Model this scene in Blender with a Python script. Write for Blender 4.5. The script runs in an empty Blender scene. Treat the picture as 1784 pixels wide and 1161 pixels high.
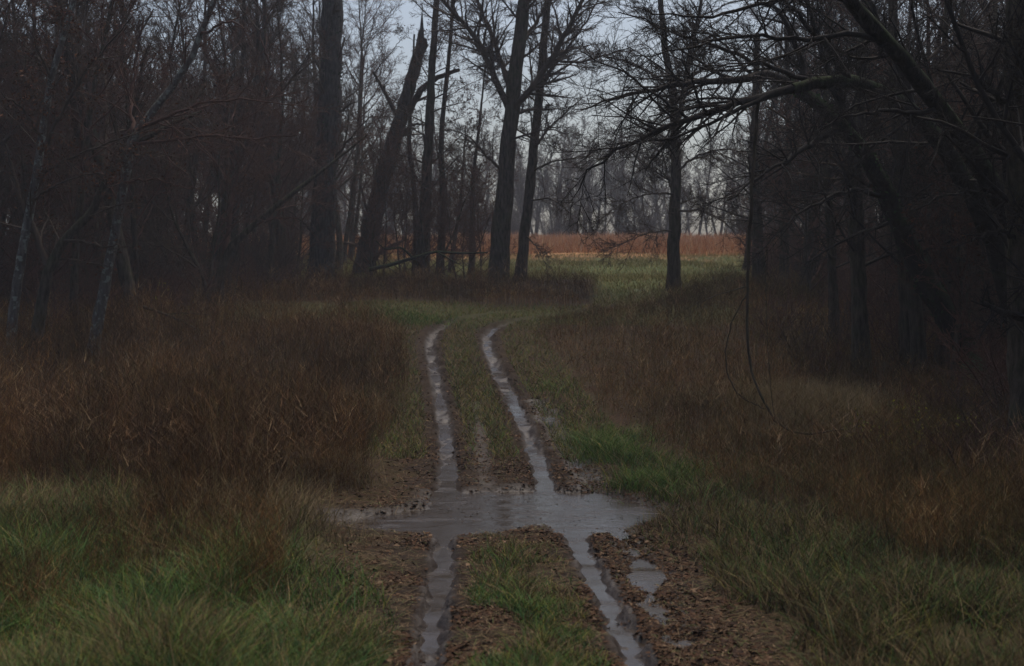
import bpy, math
import numpy as np

# ------------------------------------------------------------------ camera, sky, sun, exposure
sc = bpy.context.scene
COL = sc.collection
F, CX, HY = 2478.0, 892.0, 500.0          # focal length / principal point in photo pixels

cd = bpy.data.cameras.new("camera")
cam = bpy.data.objects.new("camera", cd)
COL.objects.link(cam)
cam.location = (0, 0, 0)
cam.rotation_euler = (math.radians(90), 0, 0)
cd.sensor_width = 36.0
cd.lens = 36.0 * F / 1784.0
cd.shift_y = -(580.5 - HY) / 1784.0
cd.clip_start, cd.clip_end = 0.1, 2000
cd.dof.use_dof = True
cd.dof.focus_distance = 27.0
cd.dof.aperture_fstop = 2.2
sc.camera = cam

SUN_EL, SUN_AZ = 66.0, 20.0               # weak, wide sun behind thick cloud, ahead of the camera
wd = bpy.data.worlds.new("World")
sc.world = wd
wd.use_nodes = True
wn = wd.node_tree
sky = wn.nodes.new("ShaderNodeTexSky")
sky.sky_type = 'NISHITA'
sky.sun_disc = False
sky.sun_elevation = math.radians(SUN_EL)
sky.sun_rotation = math.radians(SUN_AZ)
sky.air_density, sky.dust_density, sky.ozone_density = 1.0, 4.0, 1.0
hs = wn.nodes.new("ShaderNodeHueSaturation")
hs.inputs['Saturation'].default_value = 1.0
wn.links.new(sky.outputs[0], hs.inputs['Color'])
wn.links.new(hs.outputs[0], wn.nodes['Background'].inputs[0])
wn.nodes['Background'].inputs[1].default_value = 0.10

sd = bpy.data.lights.new("sun", 'SUN')
sd.energy = 1.4
sd.angle = math.radians(60)
sd.color = (1.0, 0.88, 0.72)
sun = bpy.data.objects.new("sun", sd)
COL.objects.link(sun)
sun.rotation_euler = (math.radians(90 - SUN_EL), 0, math.radians(180 - SUN_AZ))

sc.view_settings.view_transform = 'Standard'
sc.view_settings.look = 'None'
sc.view_settings.exposure = 0.28
sc.view_settings.gamma = 1.0
try:
    sc.cycles.use_denoising = True
    sc.cycles.use_adaptive_sampling = False
    sc.cycles.max_bounces = 5
    sc.cycles.diffuse_bounces = 2
    sc.cycles.glossy_bounces = 2
    sc.cycles.transmission_bounces = 2
    sc.cycles.volume_bounces = 0
    sc.cycles.caustics_reflective = False
except Exception:
    pass

# ------------------------------------------------------------------ helpers
def tag(o, label=None, cat=None, group=None, kind=None):
    if label: o['label'] = label
    if cat: o['category'] = cat
    if group: o['group'] = group
    if kind: o['kind'] = kind
    return o

def mesh_data(name, V, Q, mat, col=None, smooth=True, attrs=None):
    me = bpy.data.meshes.new(name)
    V = np.ascontiguousarray(V, dtype=np.float32)
    Q = np.ascontiguousarray(Q, dtype=np.int32)
    me.vertices.add(len(V))
    me.vertices.foreach_set("co", V.ravel())
    nq = len(Q)
    me.loops.add(nq * 4)
    me.loops.foreach_set("vertex_index", Q.ravel())
    me.polygons.add(nq)
    me.polygons.foreach_set("loop_start", np.arange(0, nq * 4, 4, dtype=np.int32))
    if smooth:
        me.polygons.foreach_set("use_smooth", np.ones(nq, dtype=bool))
    if col is not None:
        a = me.color_attributes.new("tint", 'FLOAT_COLOR', 'POINT')
        c4 = np.ones((len(V), 4), dtype=np.float32)
        c4[:, :3] = col
        a.data.foreach_set("color", c4.ravel())
    for k, v in (attrs or {}).items():
        a = me.attributes.new(k, 'FLOAT', 'POINT')
        a.data.foreach_set("value", np.ascontiguousarray(v, dtype=np.float32))
    me.update(calc_edges=True)
    if mat: me.materials.append(mat)
    return me

def link(name, me, parent=None, loc=(0, 0, 0)):
    o = bpy.data.objects.new(name, me)
    COL.objects.link(o)
    if parent is not None: o.parent = parent
    else: o.location = loc
    return o

def empty(name, loc, rz=0.0, s=1.0):
    o = bpy.data.objects.new(name, None)
    o.empty_display_size = 0.3
    COL.objects.link(o)
    o.location = loc
    o.rotation_euler = (0, 0, rz)
    o.scale = (s, s, s)
    return o

def copy_tree(root, loc, rz, s, sz=None):
    r = root.copy(); COL.objects.link(r)
    r.location = loc; r.rotation_euler = (0, 0, rz); r.scale = (s, s, sz or s)
    for ch in root.children:
        c = ch.copy(); COL.objects.link(c); c.parent = r
    return r

_tab = np.random.default_rng(77).random((256, 256))
def vnoise(x, y, seed=0):
    x = np.asarray(x, float) + seed * 17.3; y = np.asarray(y, float) + seed * 9.1
    xi = np.floor(x).astype(int); yi = np.floor(y).astype(int)
    fx = x - xi; fy = y - yi
    fx = fx * fx * (3 - 2 * fx); fy = fy * fy * (3 - 2 * fy)
    g = lambda a, b: _tab[a & 255, b & 255]
    return (g(xi, yi) * (1 - fx) + g(xi + 1, yi) * fx) * (1 - fy) + (g(xi, yi + 1) * (1 - fx) + g(xi + 1, yi + 1) * fx) * fy
def fbm(x, y, seed=0, o=3):
    s, a, t = 0, 1.0, 0
    for i in range(o):
        s = s + a * vnoise(x * 2 ** i, y * 2 ** i, seed + i); t += a; a *= .5
    return s / t

# ------------------------------------------------------------------ terrain model
_pd = np.array([-80, 0, 8, 10.8, 15, 17, 21.5, 25, 31, 39.5, 45, 51, 58, 75, 100, 140, 170, 420.])
_pz = np.array([-2.5, -2.62, -2.75, -2.83, -2.95, -2.985, -2.985, -2.88, -2.5, -1.6, -1.09, -.62, 0, 1.0, 2.4, 4.4, 5.0, 5.6])
_dd = np.arange(-80, 420, .25)
_zz = np.interp(_dd, _pd, _pz)
_k = np.exp(-np.linspace(-2, 2, 17) ** 2); _k /= _k.sum()
_zs = np.convolve(np.pad(_zz, 8, mode='edge'), _k, 'valid')
def prof(d): return np.interp(d, _dd, _zs)

WATER = -2.995
def pix(px, py, d):
    return np.array([(px - CX) / F * d, d, -(py - HY) / F * d])
def ground_d(py):
    d = np.arange(8, 150, .05)
    y = HY - F * prof(d) / d
    i = np.argmax(y < py)
    return d[i]
def gpt(px, py):
    d = ground_d(py)
    return np.array([(px - CX) / F * d, d])

LR = np.array([gpt(*p) for p in [(722, 1240), (742, 1155), (760, 1050), (770, 980), (774, 935), (776, 890), (778, 850), (780, 800), (776, 740),
                (765, 680), (754, 630), (749, 600), (756, 578), (780, 563), (830, 551), (900, 543)]])
RR = np.array([gpt(*p) for p in [(1135, 1200), (1095, 1110), (1060, 1040), (1020, 970), (1000, 930), (978, 890), (955, 855), (940, 800), (915, 740),
                (890, 690), (865, 640), (850, 605), (848, 582), (868, 566), (920, 555), (980, 547), (1040, 538), (1100, 512), (1150, 503)]])
R2 = np.array([gpt(*p) for p in [(1200, 1161), (1150, 1060), (1110, 960), (1060, 900), (1025, 840), (1000, 790), (965, 740), (935, 700)]])
MR = np.array([gpt(*p) for p in [(850, 855), (842, 800), (836, 750), (828, 700)]])
PUD = np.array([[(px - CX) / F * dd, dd] for px, dd in [((p[0]), -WATER * F / (p[1] - HY)) for p in
                [(595, 899), (690, 888), (750, 880), (758, 856), (860, 852), (930, 850), (990, 853), (1060, 858), (1100, 868), (1150, 885),
                 (1125, 905), (1050, 912), (1030, 925), (985, 930), (965, 914), (900, 916), (860, 925), (800, 930), (745, 930), (690, 922), (600, 912)]]])

def dist_poly(x, y, P, closed=False):
    n = len(P); best = np.full(x.shape, 1e9)
    for i in range(n if closed else n - 1):
        a, b = P[i], P[(i + 1) % n]
        ab = b - a
        t = np.clip(((x - a[0]) * ab[0] + (y - a[1]) * ab[1]) / (ab @ ab), 0, 1)
        best = np.minimum(best, np.hypot(x - a[0] - t * ab[0], y - a[1] - t * ab[1]))
    return best
def inside(x, y, P):
    c = np.zeros(x.shape, bool); n = len(P); j = n - 1
    for i in range(n):
        (x1, y1), (x2, y2) = P[i], P[j]
        c ^= ((y1 > y) != (y2 > y)) & (x < (x2 - x1) * (y - y1) / (y2 - y1 + 1e-12) + x1)
        j = i
    return c
def sstep(a, b, v):
    t = np.clip((v - a) / (b - a), 0, 1)
    return t * t * (3 - 2 * t)

def masks(x, d):
    dl = dist_poly(x, d, LR); dr = dist_poly(x, d, RR)
    d2 = dist_poly(x, d, R2); dm = dist_poly(x, d, MR)
    sp = dist_poly(x, d, PUD, True); sp = np.where(inside(x, d, PUD), -sp, sp)
    return dl, dr, d2, dm, sp

def height(x, d, m=None):
    x = np.asarray(x, float); d = np.asarray(d, float)
    z = prof(d)
    if m is None: m = masks(x, d)
    dl, dr, d2, dm, sp = m
    road = np.minimum(np.minimum(dl, dr), d2)
    off = sstep(.5, 4, road)
    z = z + off * (fbm(x * .16, d * .16, 3) - .5) * .5 + off * (fbm(x * .6, d * .6, 5) - .5) * .18
    z = z + sstep(0.9, 2.2, road) * .10                                   # verges stand a little proud of the track
    lump = (fbm(x * 2.4, d * 2.4, 11) - .5) * .06 + (fbm(x * 8, d * 8, 15, 2) - .5) * .024
    z = z + lump * (1 - .55 * sstep(3, 8, road)) + ((fbm(x * 5, d * 3.2, 29) - .5) * .13 + (fbm(x * .8, d * 1.5, 30, 2) - .5) * .13) * np.exp(-(np.minimum(dl, dr) / .3) ** 2)
    far = 1 - .45 * sstep(40, 47, d)
    wob = (vnoise(d * .9, x * 0, 31) - .5) * .10
    z = z - far * (.135 * np.exp(-((dl + wob * .5 + (fbm(x * 3.4, d * 3.4, 24) - .5) * .22) / np.interp(d, [16, 19], [.125, .16])) ** 4) + .135 * np.exp(-((dr - wob * .5 + (fbm(x * 3.4, d * 3.4, 25) - .5) * .22) / np.interp(d, [16, 19], [.135, .17])) ** 4))
    z = z + far * .015 * (np.exp(-((dl - .42) / .14) ** 2) + np.exp(-((dr - .42) / .14) ** 2))   # mud squeezed up beside the ruts
    z = z - .10 * np.exp(-((d2 + (fbm(x * 2, d * 2, 26) - .5) * .3) / .20) ** 2) - .04 * np.exp(-(dm / .16) ** 2)
    pn = (fbm(x * 1.6, d * 1.6, 41) - .5) * .5
    z = z * (1 - (pk := sstep(.25, -.12, sp + pn * .3))) + pk * (WATER - .10 + (fbm(x * 2.2, d * 2.2, 43) - .5) * .09)
    return z

def axis(segs):
    out = [segs[0][0]]
    for a, b, st in segs:
        n = max(1, int(round((b - a) / st)))
        out += list(np.linspace(a, b, n + 1)[1:])
    return np.array(out)
gx = axis([(-320, -60, 20), (-60, -20, 2), (-20, -6, .3), (-6, -3.2, .12), (-3.2, 3.4, .045), (3.4, 6, .12), (6, 20, .3), (20, 60, 2), (60, 320, 20)])
gy = axis([(-80, 0, 8), (0, 7, .5), (7, 10, .1), (10, 26, .05), (26, 48, .085), (48, 62, .2), (62, 150, 1.0), (150, 420, 15)])
X, Y = np.meshgrid(gx, gy)
xs, ys = X.ravel(), Y.ravel()
M = masks(xs, ys)
Z = height(xs, ys, M)
nx, ny = len(gx), len(gy)
ii = (np.arange(ny - 1)[:, None] * nx + np.arange(nx - 1)[None, :]).ravel()
QF = np.stack([ii, ii + 1, ii + nx + 1, ii + nx], 1)
dl, dr, d2, dm, sp = M
n1 = fbm(xs * 1.3, ys * 1.3, 51)
road = np.minimum(np.minimum(dl, dr), d2)
between = np.exp(-((dl + dr - 1.6) / .5) ** 2) * 0
mud = np.clip(1 - sstep(.28, .75, road + (n1 - .5) * .9), 0, 1)
mud = np.maximum(mud, (1 - sstep(.1, .9, sp + (n1 - .5) * .8)))
centre = (np.maximum(dl, dr) < 1.9) & (ys < 30) & (ys > 20.5)
mud = np.maximum(mud, centre * sstep(.35, .6, n1) * .8)
mud = mud * (1 - .8 * sstep(43, 48, ys)) * (1 - sstep(48, 51, ys)) * (1 - sstep(56, 62, ys))
wet = np.maximum.reduce([1 - sstep(.08, .22, dl), 1 - sstep(.08, .23, dr), (1 - sstep(.08, .36, d2 + (n1 - .5) * .4)) * .9, (1 - sstep(.05, .22, dm + (n1 - .5) * .3)) * .55, 1 - sstep(-.05, .4, sp)])
wet = wet * (1 - .95 * sstep(40, 47, ys)) + .3 * np.exp(-((xs - 5.3) / .6) ** 2 - ((ys - 56.5) / .7) ** 2)
green = np.clip(sstep(60, 66, ys) * (1 - sstep(80, 92, ys + (n1 - .5) * 14)), 0, 1)
green = np.maximum(green, .22 * (1 - sstep(16.5, 20, ys)) * sstep(.8, 1.6, road))
green = np.maximum(green, .5 * sstep(43, 45, ys) * (1 - sstep(48, 50, ys)))
pxs = xs / np.maximum(ys, 1) * F + CX
green = np.maximum(green, sstep(49.5, 52.5, ys) * (ys < 63) * sstep(1020, 1060, pxs) * (1 - sstep(1260, 1320, pxs)))
orange = sstep(82, 92, ys + (n1 - .5) * 14) * (1 - sstep(150, 156, ys))

# ------------------------------------------------------------------ materials
def new_mat(name):
    m = bpy.data.materials.new(name); m.use_nodes = True
    nt = m.node_tree
    return m, nt, nt.nodes['Principled BSDF']
def N(nt, t, **kw):
    n = nt.nodes.new(t)
    for k, v in kw.items():
        if k in n.inputs: n.inputs[k].default_value = v
        else: setattr(n, k, v)
    return n
def mixc(nt, fac, a, b):
    n = nt.nodes.new('ShaderNodeMix'); n.data_type = 'RGBA'
    for i, v in ((0, fac), (6, a), (7, b)):
        if hasattr(v, 'is_linked'): nt.links.new(v, n.inputs[i])
        else: n.inputs[i].default_value = v if not isinstance(v, tuple) else (*v, 1)
    return n.outputs[2]
def ramp(nt, src, p0, p1, c0=(0, 0, 0), c1=(1, 1, 1)):
    r = nt.nodes.new('ShaderNodeValToRGB')
    r.color_ramp.elements[0].position = p0; r.color_ramp.elements[1].position = p1
    r.color_ramp.elements[0].color = (*c0, 1); r.color_ramp.elements[1].color = (*c1, 1)
    nt.links.new(src, r.inputs[0]); return r.outputs[0]

def ground_mat():
    m, nt, b = new_mat("ground_soil")
    L = nt.links
    tc = N(nt, 'ShaderNodeTexCoord')
    def noise(scale, detail=4, rough=.6):
        n = N(nt, 'ShaderNodeTexNoise', Scale=scale, Detail=detail, Roughness=rough)
        L.new(tc.outputs['Object'], n.inputs['Vector']); return n.outputs['Fac']
    at = lambda k: N(nt, 'ShaderNodeAttribute', attribute_name=k).outputs['Fac']
    fine, mid = noise(22, 5), noise(3.0, 4)
    vo = N(nt, 'ShaderNodeTexVoronoi', Scale=26.0); L.new(tc.outputs['Object'], vo.inputs['Vector'])
    leafc = mixc(nt, vo.outputs['Color'], (.040, .022, .013), (.095, .052, .028))
    litter = mixc(nt, ramp(nt, fine, .35, .65), (.026, .016, .010), leafc)
    litter = mixc(nt, ramp(nt, mid, .42, .62), litter, (.045, .034, .015))
    mudc = mixc(nt, ramp(nt, fine, .3, .7), (.020, .014, .010), (.050, .034, .024))
    grn = mixc(nt, ramp(nt, fine, .35, .65), (.065, .075, .026), (.12, .145, .05))
    org = mixc(nt, ramp(nt, mid, .35, .65), (.32, .15, .060), (.42, .23, .10))
    c = mixc(nt, at('green'), litter, grn)
    c = mixc(nt, at('orange'), c, org)
    c = mixc(nt, at('mud'), c, mudc)
    L.new(c, b.inputs['Base Color'])
    rr = N(nt, 'ShaderNodeMapRange'); L.new(at('wet'), rr.inputs['Value'])
    rr.inputs['To Min'].default_value = .85; rr.inputs['To Max'].default_value = .36
    ad = N(nt, 'ShaderNodeMath', operation='MULTIPLY_ADD'); L.new(fine, ad.inputs[0]); ad.inputs[1].default_value = .25
    L.new(rr.outputs[0], ad.inputs[2])
    sb = N(nt, 'ShaderNodeMath', operation='SUBTRACT'); L.new(ad.outputs[0], sb.inputs[0]); sb.inputs[1].default_value = .12
    L.new(sb.outputs[0], b.inputs['Roughness'])
    bp = N(nt, 'ShaderNodeBump', Strength=.55, Distance=.04); L.new(fine, bp.inputs['Height'])
    L.new(bp.outputs[0], b.inputs['Normal'])
    sp_ = N(nt, 'ShaderNodeMapRange'); L.new(at('wet'), sp_.inputs['Value']); sp_.inputs['To Min'].default_value = .05; sp_.inputs['To Max'].default_value = .34
    L.new(sp_.outputs[0], b.inputs['Specular IOR Level'])
    return m
def water_mat():
    m, nt, b = new_mat("muddy_water")
    tc = N(nt, 'ShaderNodeTexCoord'); mp = N(nt, 'ShaderNodeMapping'); mp.inputs['Scale'].default_value = (1, 2.4, 1)
    nt.links.new(tc.outputs['Object'], mp.inputs['Vector'])
    n = N(nt, 'ShaderNodeTexNoise', Scale=7.0, Detail=4.0); nt.links.new(mp.outputs[0], n.inputs['Vector'])
    bp = N(nt, 'ShaderNodeBump', Strength=.16, Distance=.03); nt.links.new(n.outputs['Fac'], bp.inputs['Height'])
    nt.links.new(bp.outputs[0], b.inputs['Normal'])
    c = mixc(nt, n.outputs['Fac'], (.040, .030, .022), (.062, .046, .034))
    nt.links.new(c, b.inputs['Base Color'])
    n2 = N(nt, 'ShaderNodeTexNoise', Scale=1.6, Detail=5.0); mp2 = N(nt, 'ShaderNodeMapping'); mp2.inputs['Scale'].default_value = (1.0, 2.0, 1)
    nt.links.new(tc.outputs['Object'], mp2.inputs['Vector']); nt.links.new(mp2.outputs[0], n2.inputs['Vector'])
    nt.links.new(ramp(nt, n2.outputs['Fac'], .38, .64, (.03,) * 3, (.30,) * 3), b.inputs['Roughness'])
    b.inputs['IOR'].default_value = 1.36
    return m
def bark_mat(name, c0, c1, lichen=None, moss=0.0, scale=6.0, rough=.85):
    m, nt, b = new_mat(name)
    L = nt.links
    tc = N(nt, 'ShaderNodeTexCoord'); mp = N(nt, 'ShaderNodeMapping'); mp.inputs['Scale'].default_value = (1, 1, .22)
    L.new(tc.outputs['Object'], mp.inputs['Vector'])
    n = N(nt, 'ShaderNodeTexNoise', Scale=scale * 2, Detail=5.0, Roughness=.65); L.new(mp.outputs[0], n.inputs['Vector'])
    c = mixc(nt, ramp(nt, n.outputs['Fac'], .35, .68), c0, c1)
    if lichen:
        n2 = N(nt, 'ShaderNodeTexNoise', Scale=7.0, Detail=4.0); L.new(tc.outputs['Object'], n2.inputs['Vector'])
        c = mixc(nt, ramp(nt, n2.outputs['Fac'], .54, .62), c, lichen)
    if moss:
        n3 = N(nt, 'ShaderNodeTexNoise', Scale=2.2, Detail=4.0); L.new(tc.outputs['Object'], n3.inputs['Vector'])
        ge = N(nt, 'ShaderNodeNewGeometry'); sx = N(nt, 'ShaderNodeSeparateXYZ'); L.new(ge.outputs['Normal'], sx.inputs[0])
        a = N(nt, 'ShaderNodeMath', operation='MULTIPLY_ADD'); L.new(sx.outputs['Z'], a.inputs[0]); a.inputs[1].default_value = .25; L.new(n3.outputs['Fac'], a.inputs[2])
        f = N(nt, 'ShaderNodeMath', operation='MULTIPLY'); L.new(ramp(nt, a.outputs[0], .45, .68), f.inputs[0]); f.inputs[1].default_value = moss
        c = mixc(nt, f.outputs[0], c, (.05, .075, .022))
    L.new(c, b.inputs['Base Color'])
    bp = N(nt, 'ShaderNodeBump', Strength=.9, Distance=.05); L.new(n.outputs['Fac'], bp.inputs['Height']); L.new(bp.outputs[0], b.inputs['Normal'])
    b.inputs['Roughness'].default_value = rough
    b.inputs['Specular IOR Level'].default_value = .10
    return m
def tint_mat(name, rough=.8, spec=.2):
    m, nt, b = new_mat(name)
    a = N(nt, 'ShaderNodeVertexColor', layer_name="tint")
    nt.links.new(a.outputs[0], b.inputs['Base Color'])
    b.inputs['Roughness'].default_value = rough
    b.inputs['Specular IOR Level'].default_value = spec
    return m

MG, MW = ground_mat(), water_mat()
BARK = bark_mat("wet_dark_bark", (.024, .018, .013), (.105, .080, .060), moss=.25)
BARKP = bark_mat("pale_lichen_bark", (.060, .050, .042), (.15, .13, .115), lichen=(.20, .21, .18))
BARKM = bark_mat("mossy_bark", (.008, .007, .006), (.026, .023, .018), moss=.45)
TWIGD = bark_mat("shade_dark_twigs", (.012, .010, .009), (.028, .023, .020), scale=2.0, rough=.75)  # twig colour darkened to carry the shade of the right wood
BARKW = bark_mat("weathered_snag_wood", (.028, .024, .022), (.11, .095, .085))
TWIG = bark_mat("grey_brown_twigs", (.040, .029, .022), (.100, .070, .050), scale=2.0, rough=.7)
TWIGR = bark_mat("reddish_twigs", (.052, .026, .019), (.125, .064, .046), scale=2.0, rough=.7)
TINT = tint_mat("plant_blades", .8, .07)
LEAF = tint_mat("dead_leaves", .8, .08)

tag(link("ground", mesh_data("ground", np.stack([xs, ys, Z], 1), QF, MG, attrs=dict(mud=mud, wet=wet, green=green, orange=orange))), kind='structure')

# puddle: one level sheet, its shore is where the ground rises through it
px0, px1, py0, py1 = -2.7, 2.7, 16.2, 22.2
wx, wy = np.meshgrid(np.linspace(px0, px1, 60), np.linspace(py0, py1, 60))
keep_s = dist_poly(wx.ravel(), wy.ravel(), PUD, True); keep_s = np.where(inside(wx.ravel(), wy.ravel(), PUD), -keep_s, keep_s)
ii = (np.arange(59)[:, None] * 60 + np.arange(59)[None, :]).ravel()
q = np.stack([ii, ii + 1, ii + 61, ii + 60], 1)
q = q[(keep_s[q] < .55).all(1)]
tag(link("puddle", mesh_data("puddle", np.stack([wx.ravel(), wy.ravel(), np.full(3600, WATER - .055)], 1), q, MW)), kind='structure')

def resample(P, n):
    P = np.asarray(P, float)
    s = np.r_[0, np.cumsum(np.linalg.norm(np.diff(P, axis=0), axis=1))]
    t = np.linspace(0, s[-1], n)
    Q = np.stack([np.interp(t, s, P[:, i]) for i in range(P.shape[1])], 1)
    if n > 6:
        k = max(1, int(n / len(P) / 2)) | 1
        for _ in range(2):
            for i in range(Q.shape[1]):
                w = np.convolve(np.pad(Q[:, i], k // 2, mode='edge'), np.ones(k) / k, 'valid')
                w[0], w[-1] = Q[0, i], Q[-1, i]
                Q[:, i] = w
    return Q
def rut_water(name, P, d0, d1, w, drop):
    C = resample(P, 900)
    C = C[(C[:, 1] > d0) & (C[:, 1] < d1)]
    T = np.gradient(C, axis=0); T /= np.linalg.norm(T, axis=1)[:, None]
    Nn = np.stack([T[:, 1], -T[:, 0]], 1)
    zc = prof(C[:, 1])
    zl = zc - drop + (fbm(C[:, 1] * .55, C[:, 0] * 0 + w * 90 + C[0, 0] * 3, 23) - .5) * .13      # fuller and emptier stretches
    zl = np.maximum(zl, WATER - .055 + .001)
    rows = [np.c_[C + Nn * u, zl] for u in (-w, -w / 3, w / 3, w)]
    V = np.stack(rows, 1).reshape(-1, 3)
    n = len(C); i = (np.arange(n - 1)[:, None] * 4 + np.arange(3)[None, :]).ravel()
    return tag(link(name, mesh_data(name, V, np.stack([i, i + 1, i + 5, i + 4], 1), MW)), kind='structure')
rut_water("rut_water_left_near", LR, 8.5, 17.6, .20, .112)
rut_water("rut_water_right_near", RR, 9, 17.6, .20, .110)
rut_water("rut_water_left_far", LR, 21.0, 43, .20, .114)
rut_water("rut_water_side_near", R2, 10.5, 17, .2, .075)
rut_water("rut_water_side_far", R2, 21, 29, .18, .08)
rut_water("rut_water_right_far", RR, 20.8, 44, .20, .110)

# ------------------------------------------------------------------ tree growing
def tubes(P, R, k, rng=None, rough=0.0):
    n, S, _ = P.shape
    T = np.gradient(P, axis=1); T /= np.linalg.norm(T, axis=2, keepdims=True) + 1e-9
    ref = np.where(np.abs(T[:, :1, 2:3]) > .8, np.array([[[1., .1, 0]]]), np.array([[[0, .1, 1.]]]))
    A = np.cross(T, np.broadcast_to(ref, T.shape)); A /= np.linalg.norm(A, axis=2, keepdims=True) + 1e-9
    B = np.cross(T, A)
    th = np.arange(k) * 2 * math.pi / k
    r = R[:, :, None] * np.ones(k)
    if rough: r = r * (1 + rough * (rng.random((n, S, k)) - .5))
    V = P[:, :, None, :] + r[..., None] * (np.cos(th)[:, None] * A[:, :, None, :] + np.sin(th)[:, None] * B[:, :, None, :])
    base = (np.arange(n)[:, None, None] * S + np.arange(S - 1)[None, :, None]) * k
    j = np.arange(k)[None, None, :]; j2 = (j + 1) % k
    Q = np.stack([base + j, base + j2, base + k + j2, base + k + j], -1).reshape(-1, 4)
    return V.reshape(-1, 3), Q
class MB:
    def __init__(s): s.v, s.q, s.n, s.c = [], [], 0, []
    def add(s, vq, c=None):
        V, Q = vq
        s.v.append(V); s.q.append(Q + s.n); s.n += len(V)
        if c is not None: s.c.append(c)
    def mesh(s, name, mat, smooth=True):
        return mesh_data(name, np.concatenate(s.v), np.concatenate(s.q), mat, np.concatenate(s.c) if s.c else None, smooth)

def unit(v): return v / (np.linalg.norm(v, axis=-1, keepdims=True) + 1e-9)
def grow(rng, O, D, L, R, S, wander, up, droop=0.0, tip=.35):
    n = len(O); P = np.zeros((n, S, 3)); P[:, 0] = O
    d = unit(D); st = (L / (S - 1))[:, None]
    for i in range(1, S):
        d = unit(d + rng.normal(0, wander, (n, 3)) + np.array([0, 0, up - droop * i / S]))
        P[:, i] = P[:, i - 1] + d * st
    return P, R[:, None] * np.linspace(1, tip, S)[None, :]
def spawn(rng, P, Rr, L, n, t0, t1, a0, a1, f0, f1, rf, rmin, flat=0.0, apical=.55):
    N_, S, _ = P.shape
    t = t0 + (t1 - t0) * ((np.arange(n)[None, :] + rng.random((N_, n))) / n)
    f = t * (S - 1); i = np.minimum(f.astype(int), S - 2); u = (f - i)[..., None]
    rows = np.arange(N_)[:, None]
    p0, p1 = P[rows, i], P[rows, i + 1]
    O = p0 * (1 - u) + p1 * u
    T = unit(p1 - p0)
    rl = Rr[rows, i]
    rv = unit(rng.normal(0, 1, (N_, n, 3)) * np.array([1, 1, 1 - flat]))
    perp = unit(rv - (rv * T).sum(-1, keepdims=True) * T)
    a = rng.uniform(a0, a1, (N_, n, 1))
    D = np.cos(a) * T + np.sin(a) * perp
    Lc = L[:, None] * rng.uniform(f0, f1, (N_, n)) * (1 - apical * t)
    Rc = np.maximum(rl * rf * rng.uniform(.7, 1.1, (N_, n)), rmin)
    return O.reshape(-1, 3), D.reshape(-1, 3), Lc.ravel(), Rc.ravel()

def twig_out(rng, mb, P, R, L, counts, lens, rmin, up=.05, droop=.05, wander=.10, t0=.25, sides=(4, 3, 3), ang=(.5, 1.05), flat=.2, tips=None):
    for lv, (c, f) in enumerate(zip(counts, lens)):
        O, D, Lc, Rc = spawn(rng, P, R, L, c, t0 if lv == 0 else .12, 1.0, ang[0], ang[1], f * .7, f * 1.25, .5, rmin * (1.5 if lv < len(counts) - 1 else 1), flat)
        S = max(4, 6 - lv)
        P, R = grow(rng, O, D, Lc, Rc, S, wander, up, droop)
        L = Lc
        mb.add(tubes(P, R, sides[min(lv, len(sides) - 1)]))
    if tips is not None: tips.append(P[:, -3:].reshape(-1, 3))

def leaf_quads(rng, C, size, cols):
    n = len(C)
    a = unit(rng.normal(0, 1, (n, 3))); b = unit(np.cross(a, rng.normal(0, 1, (n, 3))))
    nn = np.cross(a, b)
    s = (size * rng.uniform(.6, 1.3, n))[:, None]
    V = np.stack([C - a * s, C + b * s * .45 + nn * s * .15, C + a * s, C - b * s * .45 + nn * s * .15], 1).reshape(-1, 3)
    Q = np.arange(n * 4).reshape(-1, 4)
    c = np.asarray(cols)[rng.integers(0, len(cols), n)] * rng.uniform(.7, 1.3, (n, 1))
    return (V, Q), np.repeat(c, 4, axis=0)
RUST = [(.10, .038, .018), (.075, .026, .014), (.13, .060, .030), (.06, .026, .016)]
YEL = [(.32, .27, .03), (.24, .24, .04), (.16, .19, .03)]

def wood_tree(seed, H, r, mtr, mtw, limbs=17, counts=(11, 8, 6), llen=4.8, t0=.22, rmin=.0054, lean=.1, wander=.045, up=.10, lens=(.42, .5, .5), leaves=0, la=(.6, 1.15)):
    rng = np.random.default_rng(seed)
    D0 = np.array([[rng.normal(0, lean), rng.normal(0, lean), 1.0]])
    P, R = grow(rng, np.array([[0, 0, -.3]]), D0, np.array([H]), np.array([r]), 22, wander, .06, tip=.12)
    s = np.linspace(0, H, 22); R = R * (1 + .55 * np.exp(-s / .5))[None, :]
    tb = MB(); tb.add(tubes(P, R, 9, rng, .18))
    cb = MB()
    O, D, L, Rc = spawn(rng, P, R, np.array([llen]), limbs, t0, .98, la[0], la[1], .75, 1.2, .5, .02, .3, .45)
    Pl, Rl = grow(rng, O, D, L, Rc, 9, .13, up, .02, .3)
    cb.add(tubes(Pl, Rl, 5))
    tips = []
    twig_out(rng, cb, Pl, Rl, L, counts, lens, rmin, tips=tips)
    # top leader twigs
    twig_out(rng, cb, P[:, 10:], R[:, 10:], np.array([H * .3]), (12, 6, 5), (.5, .5, .5), rmin)
    out = [("trunk", tb.mesh("trunk", mtr)), ("crown", cb.mesh("crown", mtw))]
    if leaves:
        T = tips[0]; T = T[rng.integers(0, len(T), leaves)] + rng.normal(0, .05, (leaves, 3))
        lb = MB(); lb.add(*leaf_quads(rng, T, .05, RUST)); out.append(("dead_leaves", lb.mesh("dead_leaves", LEAF, False)))
    return out
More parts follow.
